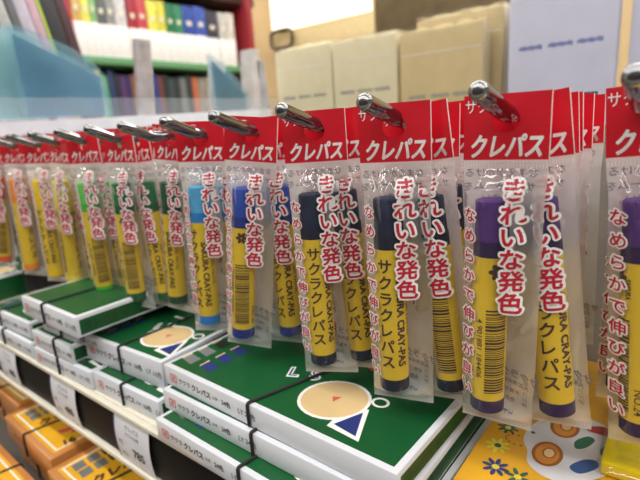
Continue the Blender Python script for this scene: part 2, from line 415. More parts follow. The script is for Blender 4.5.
# ---- yellow illustrated box at the right of the shelf
BOXYEL = mat('box_sunny_yellow', (232, 172, 44), .35, coat=.4, var=.12, scale=30)
yb = thing('picture_box', 'orange yellow box printed with flowers and a white paint palette, under the purple crayons', 'box', (-56.5, 120, -140.1))
m = MB(); m.box(0, 118, 0, 132, 0, 16, 0, bevel=.8)
TP = lambda e: (lambda x, y: (x + 56.5, y - 120, 16.0 + e))
FLW = [mat('flower_yellow', (240, 222, 70), .4), mat('flower_green', (60, 104, 84), .4), mat('flower_blue', (52, 66, 120), .4), mat('palette_white', (226, 224, 226), .35, coat=.3),
       mat('ring_orange', (226, 150, 70), .4), mat('ring_brown', (170, 104, 52), .4), mat('blob_red', (190, 70, 66), .4), mat('blob_green', (54, 110, 84), .4), mat('blob_blue', (62, 96, 150), .4), mat('ring_cream', (240, 206, 150), .4)]
def flower(x, y, r, mi, n=8):
    for k in range(n):
        a = 2 * math.pi * k / n; m.flat(ellipse(x + r * .6 * math.cos(a), y + r * .6 * math.sin(a), r * .42, r * .17, 12, a), TP(.1), mi)
    m.flat(ellipse(x, y, r * .28, r * .28, 12), TP(.13), 1 if mi != 1 else 2)
def blob(pts, e, mi):
    n = len(pts); out = []
    for i in range(n):
        p0, p1, p2, p3 = [pts[(i + k) % n] for k in (-1, 0, 1, 2)]
        for s_ in range(5):
            q = s_ / 5.0; out.append(tuple(.5 * (2 * p1[d] + (p2[d] - p0[d]) * q + (2 * p0[d] - 5 * p1[d] + 4 * p2[d] - p3[d]) * q * q + (3 * p1[d] - p0[d] - 3 * p2[d] + p3[d]) * q ** 3) for d in (0, 1)))
    m.flat((out, [tuple(range(len(out)))]), TP(e), mi)
flower(-49, 163, 4.6, 1); flower(-49, 176, 4.2, 2); flower(-40, 178, 3.0, 1); flower(-46, 151, 4.8, 3); flower(-33, 166, 3.6, 1); flower(-38, 150, 4.6, 2, 6); flower(-26, 146, 4.4, 1); flower(-52, 186, 3.4, 1); flower(-47, 201, 3.8, 2)
blob([(-42, 172), (-42, 180), (-39, 190), (-34, 197), (-26, 199), (-17, 197), (-9, 190), (-8, 178), (-14, 166), (-22, 157), (-30, 155), (-37, 159), (-39, 166)], .12, 4)
for (x, y) in ((-32.5, 168), (-30.5, 188)):
    m.flat(ellipse(x, y, 5.2, 7.4), TP(.16), 5); m.flat(ring(x, y, 5.2, 7.4, 1.2), TP(.2), 6); m.flat(ellipse(x + .5, y + .6, 1.9, 2.8), TP(.22), 10); m.flat(ring(x + .5, y + .6, 2.3, 3.2, .6), TP(.24), 6)
blob([(-23, 193), (-18, 196), (-13, 193), (-13, 190), (-18, 190), (-23, 190.5)], .18, 7)
blob([(-25.5, 181), (-22, 186.5), (-19.5, 185), (-21.5, 179), (-24.5, 176.5)], .18, 8)
blob([(-17, 181), (-14, 187), (-11.5, 185), (-12.5, 179), (-16, 177)], .18, 8)
blob([(-24.5, 165), (-21, 171.5), (-17, 173), (-16.5, 169), (-21, 163)], .18, 9)
for k in range(14): m.flat(ellipse(-43 + 5 * math.cos(k * .45), 168 + 4 * math.sin(k * .45) + k * .3, .5, .5, 8), TP(.1), 6)
m.build('box_body', [BOXYEL] + FLW, yb)
# bright yellow wrapped pack on top of it
o = thing('wrapped_pack', 'bright yellow pack in shiny wrap at the bottom right corner', 'pack', (-15.5, 166, -123.7))
m = MB(); m.box(0, 70, 0, 44, 0, 5.5, 0, bevel=1.2); m.build('pack_body', [mat('pack_yellow', (240, 216, 30), .35, coat=.5)], o)
m = MB(); m.grid(lambda u, v: (-1.5 + 73 * u, -1.5 + 47 * v, 5.9 + .5 * noise.noise(Vector((u * 9, v * 7, 3))) - 3.5 * max(abs(2 * v - 1), abs(2 * u - 1)) ** 14), 30, 24, 0); m.build('clear_wrap', [CLEAR], o)

# ---- orange cartons on the lower shelf
def orange_carton(FL, FR, zb, t, label, dp=62):
    wd = math.hypot(FR[0] - FL[0], FR[1] - FL[1]); a = math.atan2(FR[1] - FL[1], FR[0] - FL[0])
    r = thing('orange_carton', label, 'box', (FL[0], FL[1], zb), (0, 0, a), 'orange crayon cartons on the lower shelf')
    b = MB(); b.box(0, wd, 0, dp, 0, t, 0, bevel=1.0)
    b.box(4.6, wd - 4.6, 4.2, dp - 4.2, t - .4, t + .06, 1); b.box(6.4, wd - 6.4, 6.2, dp - 6.2, t - .4, t + .1, 2); b.box(7.6, wd - 7.6, 7.4, dp - 7.4, t - .4, t + .14, 1)
    tp = lambda x, y: (x, y, t + .22)
    for r_ in range(2):
        for c in range(3):
            b.flat(([(9 + r_ * 9.5, 11 + c * 9.5), (17 + r_ * 9.5, 10.4 + c * 9.5), (17 + r_ * 9.5, 17.6 + c * 9.5), (9 + r_ * 9.5, 18.2 + c * 9.5)], [(0, 1, 2, 3)]), tp, (3, 3, 6)[c])
    b.flat(gmove(glyphs('クレパス', 9.5, .05, .2), 36, 30, math.pi / 2), tp, 4)
    b.flat(gmove(glyphs('16', 9, .05), 75, 17, math.pi / 2 - .2), tp, 4)
    px = [(58, 12), (61, 20), (59, 26), (64, 25), (68, 34), (69, 24), (73, 25), (69, 17), (66, 20), (64, 13)]
    n = len(b.v); b.v += [tp(x - 2, y + 4) for x, y in px]; b.face(range(n, n + len(px)), 5)
    b.flat(gmove(glyphs('クレパス', 5, .02), 25, t / 2), lambda x, y: (x, -.08, y), 4)
    b.build('carton', [ORANGEBOX, OCHREBOX, PAPER, GREY, INK, PRINTR, CHIPDARK], r)
    put('elastic_band', band_mesh(wd, dp, t, wd * .47, wd * .6), r)
orange_carton((-397.3, 98.5), (-312, 95.7), -217.8, 17.8, 'orange carton with red scribble print, on top of the pile in the lower left corner')
orange_carton((-392.3, 101.5), (-307, 99), -235.9, 17.8, 'orange carton under the scribble topped one on the lower shelf', dp=60)
orange_carton((-303, 90), (-218, 87.5), -217.8, 17.8, 'orange carton just under the price rail, nearest the bottom edge')
orange_carton((-301, 91.5), (-216, 89), -235.9, 17.8, 'orange carton supporting the one nearest the bottom edge')
orange_carton((-489, 112), (-404, 110.5), -217.8, 17.8, 'orange carton at the left edge just below the price rail')
orange_carton((-487, 113), (-402, 111.5), -235.9, 17.8, 'orange carton lowest at the left edge of the lower shelf')
orange_carton((-404, 33), (-319, 31), -235.9, 19.0, 'orange carton in front of the pile, cut off by the lower left edge', dp=58)

# ================================================================== HOOKS
HX = [-11, -43.5, -77.5, -112.0, -149.5, -185, -220, -255, -290, -326, -361, -397, -432]
TIPY = [122, 122, 123, 125, 127, 129, 129, 130, 130, 130, 130, 130, 130]
HNAME = ['purple packs at the right edge', 'purple packs with the barcode', 'dark navy packs nearest the purple ones', 'navy packs third from the right', 'bright blue packs', 'light blue packs', 'dark green packs', 'green packs', 'yellow green packs', 'lemon yellow packs', 'deep yellow packs', 'light orange packs', 'red orange packs']
def hook_mesh(yt):
    m = MB(); pts = []
    a, b, c = Vector((0, yt, 5.6)), Vector((0, 144.0, -.3)), Vector((0, 252.6, -.3))
    pts += [a, a.lerp(b, .4), a.lerp(b, .75)]
    for i in range(1, 7):
        q = i / 7.0; p0 = a.lerp(b, .78); p2 = b + Vector((0, 5, 0)); pts.append((1 - q) ** 2 * p0 + 2 * q * (1 - q) * b + q * q * p2)
    pts += [b + Vector((0, 6, 0)), b + Vector((0, 30, 0)), b + Vector((0, 70, 0)), c]
    m.tube([(p.x, p.y - 252.6, p.z + .3) for p in pts], 2.7, 20, 0)
    return m.mesh('rod', [CHROME])
for i, x in enumerate(HX):
    h = thing('chrome_hook', 'chrome peg hook with rounded upturned tip, carrying the ' + HNAME[i], 'hook', (x, 252.6, -.3), None, 'chrome hooks along the shelf')
    put('rod', hook_mesh(TIPY[i]), h)
    m = MB(); m.box(-7, 7, -1.0, 1.2, -7.2, 7.2, bevel=.4)
    m.build('wall_plate', [CHROME], h)

# ================================================================== CRAYON PACKS
HW = 12.0; CXA = -3.0; CXB = 1.6
def sm(x, a, b):
    t = max(0, min(1, (x - a) / (b - a))); return t * t * (3 - 2 * t)
def hw(z):      # half width of the bag, z is local (hole at 0)
    t = sm(z, -12, -24) * (1 - sm(z, -86, -96)) - .5 * sm(z, -88, -98) * 0
    return HW - .7 * t - .9 * sm(z, -80, -97)
def bulge(x, z, CX, h=6.1):
    t = sm(z, -11.5, -22.5) * (1 - sm(z, -93.4, -96.0))
    w_ = hw(z); ext = (w_ + CX) if x < CX else (w_ - CX)
    a = min(1, abs(x - CX) / ext)
    return t * h * (1 - a ** 1.75)
def front_y(x, z, seed, CX):
    w_ = hw(z); e = max(0, 1 - (abs(x) / w_) ** 6)
    top = sm(z, -11.5, -17) * (1 - sm(z, -20, -36))
    n = .38 * noise.noise(Vector((x * .22 + seed * 9, z * .1, seed))) + (1.7 * top * noise.noise(Vector((x * .45 + seed * 5, z * .12 + x * .05, seed + 4))))
    side = .7 * math.sin(z * .33 + seed) * sm(abs(x - CX), 5.5, 9) * sm(z, -14, -22)
    return -bulge(x, z, CX) - (n + side) * e * sm(z, -11.5, -15) * (1 - sm(z, -91, -95.5))
def film_part(seed, CX):
    b = MB()
    z0, z1 = -11.0, -98.4
    def f(u, v):
        z = z0 + (z1 - z0) * v; x = (2 * u - 1) * hw(z)
        return (x, front_y(x, z, seed, CX) - .12, z)
    b.grid(f, 36, 90, 0)
    # ribbed heat seals, top and bottom
    for k in range(27):
        x = -11.4 + k * 22.8 / 26
        b.flat(rect(x - .2, x + .2, -13.8, -11.4), lambda a, c: (a, -.32, c), 1)
    b.flat(rect(-11.9, 11.9, -12.0, -11.3), lambda a, c: (a, -.36, c), 1)
    b.flat(rect(-11.0, 11.0, -98.4, -97.6), lambda a, c: (a, -.3, c), 1)
    for k in range(20):
        x = -10.4 + k * 20.8 / 19
        b.flat(rect(x - .2, x + .2, -97.5, -96.6), lambda a, c: (a, -.32, c), 1)
    return b.mesh('clear_film', [CLEAR, SEAL])
def slogan_part(seed, CX):
    b = MB()
    A = 'きれいな発色'; B = 'なめらかで伸びが良い'
    def on(e): return lambda x, z: (x, front_y(x, z, seed, CX) - .14 - e, z)
    def put_words(body, size, pitch, x, z, out, bold):
        g_ = vertical(body, size, pitch)
        b.flat(gmove(gstroke(g_, out), x, z), on(.14), 1)
        b.flat(gsplit(gmove(g_, x, z), 1.3), on(.30), 0)
        b.flat(gmove(gstroke(g_, bold), x, z), on(.31), 0)
    put_words(A, 6.9, 6.85, 3.9, -19.6, .84, .17)
    put_words(B, 4.7, 6.45, -8.9, -27.6, .55, .08)
    return b.mesh('printed_slogan', [INKRED, INKWHITE])
def back_part(CX):
    b = MB()
    def yb_(x, z): return bulge(x, z, CX, 5.75) + .12
    def f(u, v):
        z = -11.0 - 87.4 * v; x = (2 * u - 1) * hw(z); return (x, yb_(x, z), z)
    b.grid(f, 28, 46, 0)
    on = lambda x, z: (x, yb_(x, z) - .2, z)
    for k, tx in enumerate(('なまえがかける', 'サクラネームを', 'ください。')):
        g_ = glyphs(tx, 3.0); g_ = ([(-x, y) for x, y in g_[0]], g_[1])
        b.flat(gsplit(gmove(g_, -1.0 - k * .8, -15.2 - k * 4.2), 1.6), on, 1)
    for k, (tx, sz) in enumerate((('サクラクレパス', 3.2), ('大阪市中央区森ノ宮', 1.8), ('材質クレパス', 1.7), ('色数一色', 1.8), ('日本製品', 1.8))):
        g_ = glyphs(tx, sz, .02); g_ = ([(-x, y) for x, y in g_[0]], g_[1])
        b.flat(gsplit(gmove(g_, 1.5, -81.5 - k * 3.2), 1.6), on, 1)
    g_ = glyphs('取扱上の注意', 1.9); g_ = gmove(([(-x, y) for x, y in g_[0]], g_[1]), 8.4, -86, math.pi / 2)
    b.flat(gsplit(g_, 1.6), on, 1)
    return b.mesh('backing_sheet', [MILKY, INKGREY])
def header_part(seed):
    b = MB()
    X0, X1, ZT, ZB = -HW, HW, 7.4, -11.4
    def yy(x, z): return .35 * math.sin(x * .18 + seed) * sm(z, -8, 6)
    n = 48; rx, rz = 3.9, 3.5
    rows = []
    for k in range(n):
        a = 2 * math.pi * k / n; c, s_ = math.cos(a), math.sin(a)
        q = 1e9
        if c > 1e-6: q = min(q, X1 / c)
        if c < -1e-6: q = min(q, X0 / c)
        if s_ > 1e-6: q = min(q, ZT / s_)
        if s_ < -1e-6: q = min(q, ZB / s_)
        rows.append([(rx * c, rz * s_), (c * q, s_ * q)])
    # snap the closest ray to each corner
    for cxx, czz in ((X0, ZT), (X1, ZT), (X0, ZB), (X1, ZB)):
        k = min(range(n), key=lambda i: (rows[i][1][0] - cxx) ** 2 + (rows[i][1][1] - czz) ** 2); rows[k][1] = (cxx, czz)
    L = 6
    for side in (-1, 1):
        n0 = len(b.v)
        for (p, q) in rows:
            for j in range(L + 1):
                t = j / L; x = p[0] + (q[0] - p[0]) * t; z = p[1] + (q[1] - p[1]) * t; b.v.append((x, yy(x, z) + side * .16, z))
        for k in range(n):
            k2 = (k + 1) % n
            for j in range(L):
                q = (n0 + k * (L + 1) + j, n0 + k * (L + 1) + j + 1, n0 + k2 * (L + 1) + j + 1, n0 + k2 * (L + 1) + j)
                b.face(q if side > 0 else q[::-1], 0)
        if side < 0: nA = n0
        else: nB = n0
    for k in range(n):
        k2 = (k + 1) % n
        for j in (0, L):
            b.face((nA + k * (L + 1) + j, nA + k2 * (L + 1) + j, nB + k2 * (L + 1) + j, nB + k * (L + 1) + j), 1 if j else 0)
    on = lambda e: (lambda x, z: (x, yy(x, z) - .16 - e, z))
    b.flat(gsplit(gmove(gstroke(glyphs('クレパス', 7.4, 0, .25, xs=.70), .22, True), .3, -7.4), 2), on(.1), 2)
    b.flat(gsplit(gmove(glyphs('サクラ', 4.4, .0, xs=.8), -6.6, 4.2), 2), on(.1), 2)
    b.flat(rect(HW - .2, HW, -11.2, 7.3), on(.08), 1)
    return b.mesh('header_card', [RED, PAPER, INKWHITE])
R1, R2 = 5.35, 5.15
def sleeve_part(no):
    b = MB(); zt, zb, zbb, ze = -35.5, -40.3, -88.6, -93.0
    b.lathe([(R2, zt), (R1, zt), (R1, zb), (R1, zbb), (R1, ze), (R2, ze)], 40, [1, 1, 0, 1, 1], 0, 0, cap=False)
    def wrap(th):       # flat x (mm along the skin) and z -> cylinder, th = angle of the print's centre (0 = front)
        def f(x, z):
            a = th + x / R1; return ((R1 + .09) * math.sin(a), -(R1 + .09) * math.cos(a), z)
        return f
    def pr(g_, th): b.flat(gsplit(g_, .9), wrap(th), 2)
    rnd = random.Random(5); z = -57.0
    while z > -85.5:
        t = rnd.choice((.3, .3, .55, .8)); pr(rect(-3.4, 3.4, z - t, z), math.radians(8)); z -= t + rnd.choice((.35, .35, .6))
    pr(gmove(glyphs('4 901881 184406', 2.6, .01, xs=1.12), 0, -70.5, -math.pi / 2), math.radians(-48))
    pr(gmove(glyphs('SAKURA', 2.3, .03, xs=.7), 0, -48, -math.pi / 2), math.radians(38))
    if no: pr(gmove(glyphs(no, 3.0, .01), 0, -82, -math.pi / 2), math.radians(72))
    pr(gmove(gstroke(vertical('サクラクレパス', 5.6, 5.9), .13, True), 0, -46), math.radians(150))
    pr(gmove(gstroke(glyphs('SAKURA CRAY-PAS', 3.9), .16, True), 0, -66.5, -math.pi / 2), math.radians(208))
    pr(gmove(glyphs('OIL PASTEL', 2.6), 0, -66, -math.pi / 2), math.radians(246))
    for k in range(6):
        a = k * math.pi / 3; pr(ellipse(1.5 * math.cos(a), -44.6 + 1.5 * math.sin(a), 1.25, .8, 10, a), math.radians(5))
    return b.mesh('paper_sleeve', [YEL, None, INK], 50)
def stick_part():
    b = MB()
    b.lathe([(4.2, -23.0), (4.9, -23.3), (R2 - .1, -24.2), (R2 - .1, -36), (R2 - .1, -92.8), (4.9, -93.4), (4.0, -93.6)][::-1], 36, 0, 0, 0)
    return b.mesh('crayon', [None])
VAR = [(1, CXA), (2, CXA), (3, CXB), (4, CXB)]
FILMS = [film_part(*v) for v in VAR]
SLOGANS = [slogan_part(*v) for v in VAR]
BACKS = [back_part(CXA), back_part(CXB)]; HEADS = [header_part(s_) for s_ in (0.3, 2.1, 4.0, 5.2)]
SLEEVES = {k: sleeve_part(k) for k in (None, 'NO.24', 'NO.36')}
STICK = stick_part()
#   wax colour, band colour
COLS = [((82, 46, 118), (46, 26, 74)), ((82, 46, 118), (46, 26, 74)), ((22, 34, 64), (15, 23, 48)), ((22, 35, 64), (15, 24, 50)), ((36, 74, 172), (32, 48, 132)), ((84, 172, 218), (36, 128, 204)), ((24, 82, 56), (24, 72, 50)),
        ((30, 112, 62), (26, 92, 52)), ((96, 192, 82), (70, 178, 58)), ((236, 222, 92), (232, 214, 70)), ((242, 206, 20), (238, 198, 18)), ((244, 150, 52), (240, 140, 44)), ((240, 112, 52), (232, 96, 44))]
CNAME = ['purple', 'purple', 'navy', 'dark navy', 'bright blue', 'light blue', 'dark green', 'green', 'yellow green', 'lemon yellow', 'deep yellow', 'light orange', 'red orange']
HPOS = ['hook at the right edge', 'second hook from the right', 'third hook from the right', 'fourth hook from the right', 'fifth hook from the right', 'sixth hook from the right', 'seventh hook from the right', 'eighth hook from the right',
        'ninth hook from the right', 'fourth hook from the left edge', 'third hook from the left edge', 'second hook from the left edge', 'hook at the far left edge']
DEPTH = ['front', 'second', 'third', 'fourth', 'fifth', 'sixth', 'rearmost']
for i, (a, b_) in enumerate(COLS):
    mat('wax_%s_%d' % (CNAME[i].replace(' ', '_'), i), a, .5, spec=.2, var=.1, scale=300); mat('band_%s_%d' % (CNAME[i].replace(' ', '_'), i), b_, .55, spec=.2)
def slot(o, i, m_):
    o.material_slots[i].link = 'OBJECT'; o.material_slots[i].material = m_
def make_pack(i, d, loc, sway, yaw, pitch, turn, variant, no=None):
    lab = '%s crayon in red headed pouch, %s pack on %s' % (CNAME[i], DEPTH[d], HPOS[i])
    r = thing('crayon_pack', lab, 'crayon pack', loc, (pitch, sway, yaw), 'crayon packs hanging on the chrome hooks')
    put('header_card', HEADS[variant], r); put('clear_film', FILMS[variant], r); put('printed_slogan', SLOGANS[variant], r); put('backing_sheet', BACKS[variant // 2], r)
    k = '%s_%d' % (CNAME[i].replace(' ', '_'), i)
    c = put('crayon', STICK, r); slot(c, 0, MATS['wax_' + k])
    s_ = put('paper_sleeve', SLEEVES[no], c); slot(s_, 1, MATS['band_' + k])
    c.location = (VAR[variant][1] * S, 0, 0); c.rotation_euler = (0, 0, turn)
    return r
D = math.radians
# per hook, front pack: y, crayon foot x, yaw, turn
FRONT = [(155, -5.0, 4, -75, 'NO.24'), (144, -47.2, 5, 30, 'NO.24'), (139.6, -79.6, 15, -158, None), (141.5, -113.8, 28, -150, None), (145.5, -162.0, 24, 6, 'NO.36'), (147, -190.6, 32, -185, None), (155, -231, 10, -190, None),
         (145.5, -260, 12, 30, None), (142.5, -292, 20, 40, None), (144, -336, 6, -30, None), (146, -366, 28, -165, None), (144, -404, 22, -60, None), (144, -452, 15, 45, None)]
REST = [(8.8, 2.2, -4.0, -6), (25.5, -.6, .5, 6), (33.5, 1.8, -3.0, -8), (49, -1.0, 1.0, 4), (60, 1.0, -1.0, -3), (74, -.5, 1.0, 3)]
RESTN = [(8.8, 2.6, -7.5, -6)] + REST[1:]
RESTP = [(8.8, 3.4, -6.5, -4), (24, 2.6, -4.0, 4), (33, 2.4, -2.5, -2), (48.5, 3.2, -2.0, -4), (61, 1.0, 1.0, -3), (75, 2.5, -1.0, 3)]
for i, x in enumerate(HX):
    y, xb, yaw, turn, no = FRONT[i]
    x += 3.0 if i == 0 else 0
    sway = math.asin(max(-.2, min(.2, (CXA - (xb - x) / math.cos(D(yaw))) / 95.5)))
    make_pack(i, 0, (x, y, -2.0), sway, D(yaw), 0, D(turn), i % 2, no)
    for d, (dy, dx, sw, yw) in enumerate((RESTP if i == 1 else RESTN if i == 2 else REST)[:6 if i < 3 else 4 if i < 6 else 2]):
        rnd = random.Random(i * 10 + d)
        make_pack(i, d + 1, (x + dx + rnd.uniform(-.4, .4), y + dy + rnd.uniform(-.5, .5), -2.3 - rnd.uniform(0, 1.0)), D(sw + rnd.uniform(-1, 1)) + (sway * .6 if d == 0 else 0),
                  D(yaw * .8 + yw + rnd.uniform(-4, 4)), 0, D(rnd.choice((0, -170, -150, 20, -208))), (2 + i % 2) if d % 2 == 0 else (i + 1) % 2)

# ================================================================== BEHIND THE HOOKS: ENVELOPES
PALE = mat('envelope_pale', (222, 212, 176), .7, var=.04); KRAFT = mat('envelope_kraft', (206, 186, 138), .7, var=.05); WHITEE = mat('envelope_white', (206, 208, 226), .6, var=.03)
EDGE = mat('envelope_print_grey', (150, 152, 150), .7); EBLUE = mat('envelope_print_blue', (104, 116, 182), .7)
WRAP = film_mat('envelope_wrap', .02, (1, 1, 1), 2.0, .08)
es = thing('envelope_shelf', 'steel shelf behind the hooks carrying the envelope packs', 'shelf unit', (0, 480, -1200))
m = MB(); m.box(-560, 320, -30, 220, 1080, 1086, bevel=1); m.build('shelf_board', [STEEL], es)
for xx in (-540, 300):
    m = MB(); m.box(xx - 12, xx + 12, 196, 220, 0, 1080); m.build('upright', [STEEL], es)
    m = MB(); m.box(xx - 12, xx + 12, -30, 210, 1060, 1079.5); m.build('bracket', [STEEL], es)
def envelope_pack(x0, x1, y, ztop, m_, pm, label, th=22, lean=0.0, dash=None, tilt=0.0):
    r = thing('envelope_pack', label, 'envelopes', ((x0 + x1) / 2, y, -114), (lean, tilt, 0), 'envelope packs behind the hooks')
    wd = (x1 - x0) / 2; h = ztop + 114; b = MB(); b.box(-wd, wd, 0, th, 0, h, 0, bevel=1.2)
    for k in range(1, 7): b.box(-wd - .1, wd + .1, th * k / 7 - .25, th * k / 7 + .1, .5, h - .5, 2)
    b.box(-wd + 2, wd - 2, -.15, 1, h - 22, h - 21.2, 2)
    if dash:
        for k, c in enumerate((-.55, 0.02, .55)):
            for q in range(9): b.flat(rect(c * wd + (q - 4.5) * 2.2, c * wd + (q - 4.5) * 2.2 + 1.7, dash - 1.4 - 0.4 * (q % 3), dash + 1.2 + .4 * ((q * 5) % 3)), lambda a, c_: (a, -.15, c_), 1)
    b.build('envelopes', [m_, pm, PAPER], r)
    f = MB(); f.grid(lambda u, v: ((2 * u - 1) * (wd + 1.2), -1.3 - 1.2 * noise.noise(Vector((u * 5 + x0, v * 8, 2))) - .6 * math.sin(v * 20) * u * .3, v * (h + 6)), 30, 50, 0)
    f.grid(lambda u, v: ((2 * u - 1) * (wd + 1.2), -1.3 + (th + 3) * v, h + 2.5 + 1.8 * noise.noise(Vector((u * 8 + x0, v * 4, 6)))), 30, 8, 0)
    f.grid(lambda u, v: (wd + 1.6, -1.3 + (th + 3) * u, v * (h + 3)), 8, 12, 0)
    f.build('clear_wrap', [WRAP], r)
    return r
envelope_pack(-438, -349, 482, 93, PALE, EDGE, 'pale cream envelope pack at the left of the row behind the hooks', dash=150)
envelope_pack(-345, -261, 480, 90, PALE, EDGE, 'pale cream envelope pack beside the kraft one behind the navy hooks', dash=149)
envelope_pack(-256, -168, 478, 86, KRAFT, EDGE, 'kraft brown envelope pack in the row behind the hooks', dash=136)
envelope_pack(-250, -158, 506, 101, KRAFT, EDGE, 'kraft envelope pack standing behind the kraft brown one, its edge showing')
envelope_pack(-247, -151, 534, 104, PALE, EDGE, 'cream envelope pack second behind the kraft one, next to the white envelopes')
envelope_pack(-144, -58, 478, 118, WHITEE, EBLUE, 'white envelope pack with blue print in shiny wrap behind the purple packs', dash=169, th=80)
envelope_pack(-50, 40, 486, 122, WHITEE, EBLUE, 'white envelope pack cut off by the right edge', dash=166, th=44)

# ================================================================== LEFT: FOLDER DISPLAY
LEDGE = mat('ledge_white', (238, 240, 250), .35)
fd = thing('folder_display', 'white display shelf with a clear riser holding folders behind the far hooks', 'display shelf', (-450, 140, -1200))
m = MB()
m.prism([(0, 0), (0, 340), (-430, 340), (-430, 0)][::-1], 1207.3, 1218.2, 0)
for k, (a) in enumerate(m.v): m.v[k] = (a[0], a[1], a[2] + a[1] * .020 + (a[0]) * 0)
m.build('shelf_board', [LEDGE], fd)
m = MB(); m.box(-6.5, -4.5, 2, 560, 1228.5, 1239); 
m = MB(); m.grid(lambda u, v: (-5, 2 + 520 * u, 1217.6 + (1239 - 1217.6) * v), 6, 2, 0);
m.build('clear_riser', [film_mat('acrylic', .22, (.62, .66, .70), .6, .05)], fd)
m = MB(); m.box(-425, -405, 10, 330, 0, 1206.8); m.build('support_panel', [STEEL], fd)
BLUEP = film_mat('blue_plastic', .42, (.22, .46, .56), 3.0, .10); BLUEQ = film_mat('pale_blue_plastic', .55, (.40, .62, .66), 2.5, .12)
def folder(x, y0, y1, zt0, zt1, m_, label, curl=14, insert=None):
    r = thing('plastic_folder', label, 'folder', (x, (y0 + y1) / 2, 26.0), None, 'plastic folders on the display shelf')
    hy = (y1 - y0) / 2
    for nm, off, cur in (('front_cover', 4, curl), ('back_cover', -4, 1)):
        b = MB()
        b.grid(lambda u, v: (off + cur * math.sin(u * math.pi) * v ** 1.5, (2 * u - 1) * hy, v * ((zt0 - 26) + (zt1 - zt0) * (.82 * u + .18 * u ** 12))), 24, 20, 0)
        b.build(nm, [m_], r)
    if insert:
        top = lambda y: (zt0 - 34) + (zt1 - zt0) * (.82 * (y / hy + 1) / 2)
        b = MB(); b.box(-1.2, 1.2, -hy + 5, hy - 6, 0, 1)
        for k_, p in enumerate(b.v): b.v[k_] = (p[0], p[1], p[2] * top(p[1]))
        b.build('insert_sheet', [insert], r)
    return r
folder(-530, 207, 298, 114, 64, BLUEP, 'large translucent light blue plastic folder with a curled cover at the left', 18, mat('insert_blue', (40, 92, 128), .5, var=.3, scale=30))
folder(-560, 176, 244, 118, 108, BLUEQ, 'pale aqua plastic folder standing behind the large blue one', 6, mat('insert_aqua', (150, 196, 196), .6, var=.2, scale=20))
folder(-600, 510, 585, 118, 50, BLUEP, 'small blue plastic folder with sloping top near the pale envelopes', 4, mat('insert_teal', (46, 92, 122), .6, var=.2, scale=20))
def slab(name, label, cat, x, y0, y1, z0, z1, shift, m_, th=10, group=None, edge=None):
    """a booklet standing on edge, its top shifted sideways"""
    r = thing(name, label, cat, (x, (y0 + y1) / 2, z0), None, group); hy = (y1 - y0) / 2; b = MB()
    b.box(-th / 2, th / 2, -hy, hy, 0, z1 - z0, 0, bevel=.6)
    for k, p in enumerate(b.v): b.v[k] = (p[0], p[1] + shift * p[2] / (z1 - z0), p[2])
    b.build('cover', [m_], r)
    b = MB(); b.box(-th / 2 + .8, th / 2 - .8, -hy + 1, hy + .7, .6, z1 - z0 + .5, 0)
    for k, p in enumerate(b.v): b.v[k] = (p[0], p[1] + shift * p[2] / (z1 - z0), p[2])
    b.build('pages', [edge or PAPER], r)
NGREY = mat('booklet_grey', (150, 142, 140), .5, var=.3, scale=60)
slab('thin_booklet', 'narrow grey booklet leaning alone in front of the bookcase', 'booklet', -560, 352, 374, 24, 118, 9, NGREY, 6)
slab('paper_bundle', 'bundle of grey white papers standing left of the cream envelopes', 'papers', -640, 622, 640, 27, 136, 8, mat('paper_grey', (186, 182, 180), .6, var=.2, scale=40), 30)
slab('paper_bundle', 'darker papers leaning against the bundle left of the cream envelopes', 'papers', -640, 646, 664, 27, 118, -6, mat('paper_dark', (150, 150, 158), .6, var=.3, scale=40), 30)
slab('paper_bundle', 'pale papers standing behind the small blue folder', 'papers', -640, 545, 566, 27, 112, 4, mat('paper_pale', (196, 192, 188), .6, var=.15, scale=40), 20)
lean = -31
for k, (y0, y1, c, lb) in enumerate([(240, 252, (176, 176, 172), 'pale grey notebook leaning at the top left corner'), (254, 262, (98, 96, 98), 'dark grey notebook leaning behind the blue folder'), (263, 277, (188, 178, 192), 'lilac grey notebook leaning behind the blue folder'),
                                       (278, 288, (196, 160, 172), 'dusty pink notebook leaning behind the blue folder'), (289, 293, (170, 190, 80), 'thin lime green notebook leaning behind the blue folder'), (294, 312, (44, 42, 46), 'thick black binder leaning beside the lime green notebook'),
                                       (313, 324, (70, 40, 44), 'dark maroon binder leaning beside the black one')]):
    slab('notebook', lb, 'notebook', -700, y0 + 26, y1 + 26, 26, 190, lean, mat('notebook_%d' % k, c, .5, var=.15), 120, 'notebooks behind the blue folder', edge=mat('notebook_edge_%d' % k, tuple(int(v * .9) for v in c), .6))

# ================================================================== FAR LEFT: BOOKCASE (scale doubled with its distance)
K = 2.0; BX = -1800
bc = thing('bookcase', 'bookcase with green shelf edges and dark red uprights full of colourful books', 'bookcase', (BX, 1300, -1200))
WOODD = mat('bookcase_dark', (70, 44, 36), .6, var=.2, scale=15); SHELFG = mat('shelf_green', (104, 160, 112), .5); REDP = mat('upright_red', (150, 34, 44), .5)
m = MB(); m.box(-300, 0, -900, 560, 1200 + 278, 1200 + 304, bevel=2); m.build('shelf', [SHELFG], bc)
m = MB(); m.box(-300, 0, -900, 560, 1200 - 90, 1200 - 64, bevel=2); m.build('shelf', [SHELFG], bc)
m = MB(); m.box(-300, 0, -900, 560, 1200 + 590, 1200 + 640, bevel=2); m.build('shelf', [WOODD], bc)
m = MB(); m.box(-316, -301, -900, 560, 0, 1200 + 640); m.build('back_panel', [WOODD], bc)
m = MB(); m.box(-300, 30, 480, 512, 0, 1900, bevel=3); m.build('upright', [REDP], bc)
m = MB(); m.box(-300, 14, -418, -381, 0, 1900, bevel=3); m.build('upright', [mat('upright_crimson', (178, 44, 70), .5)], bc)
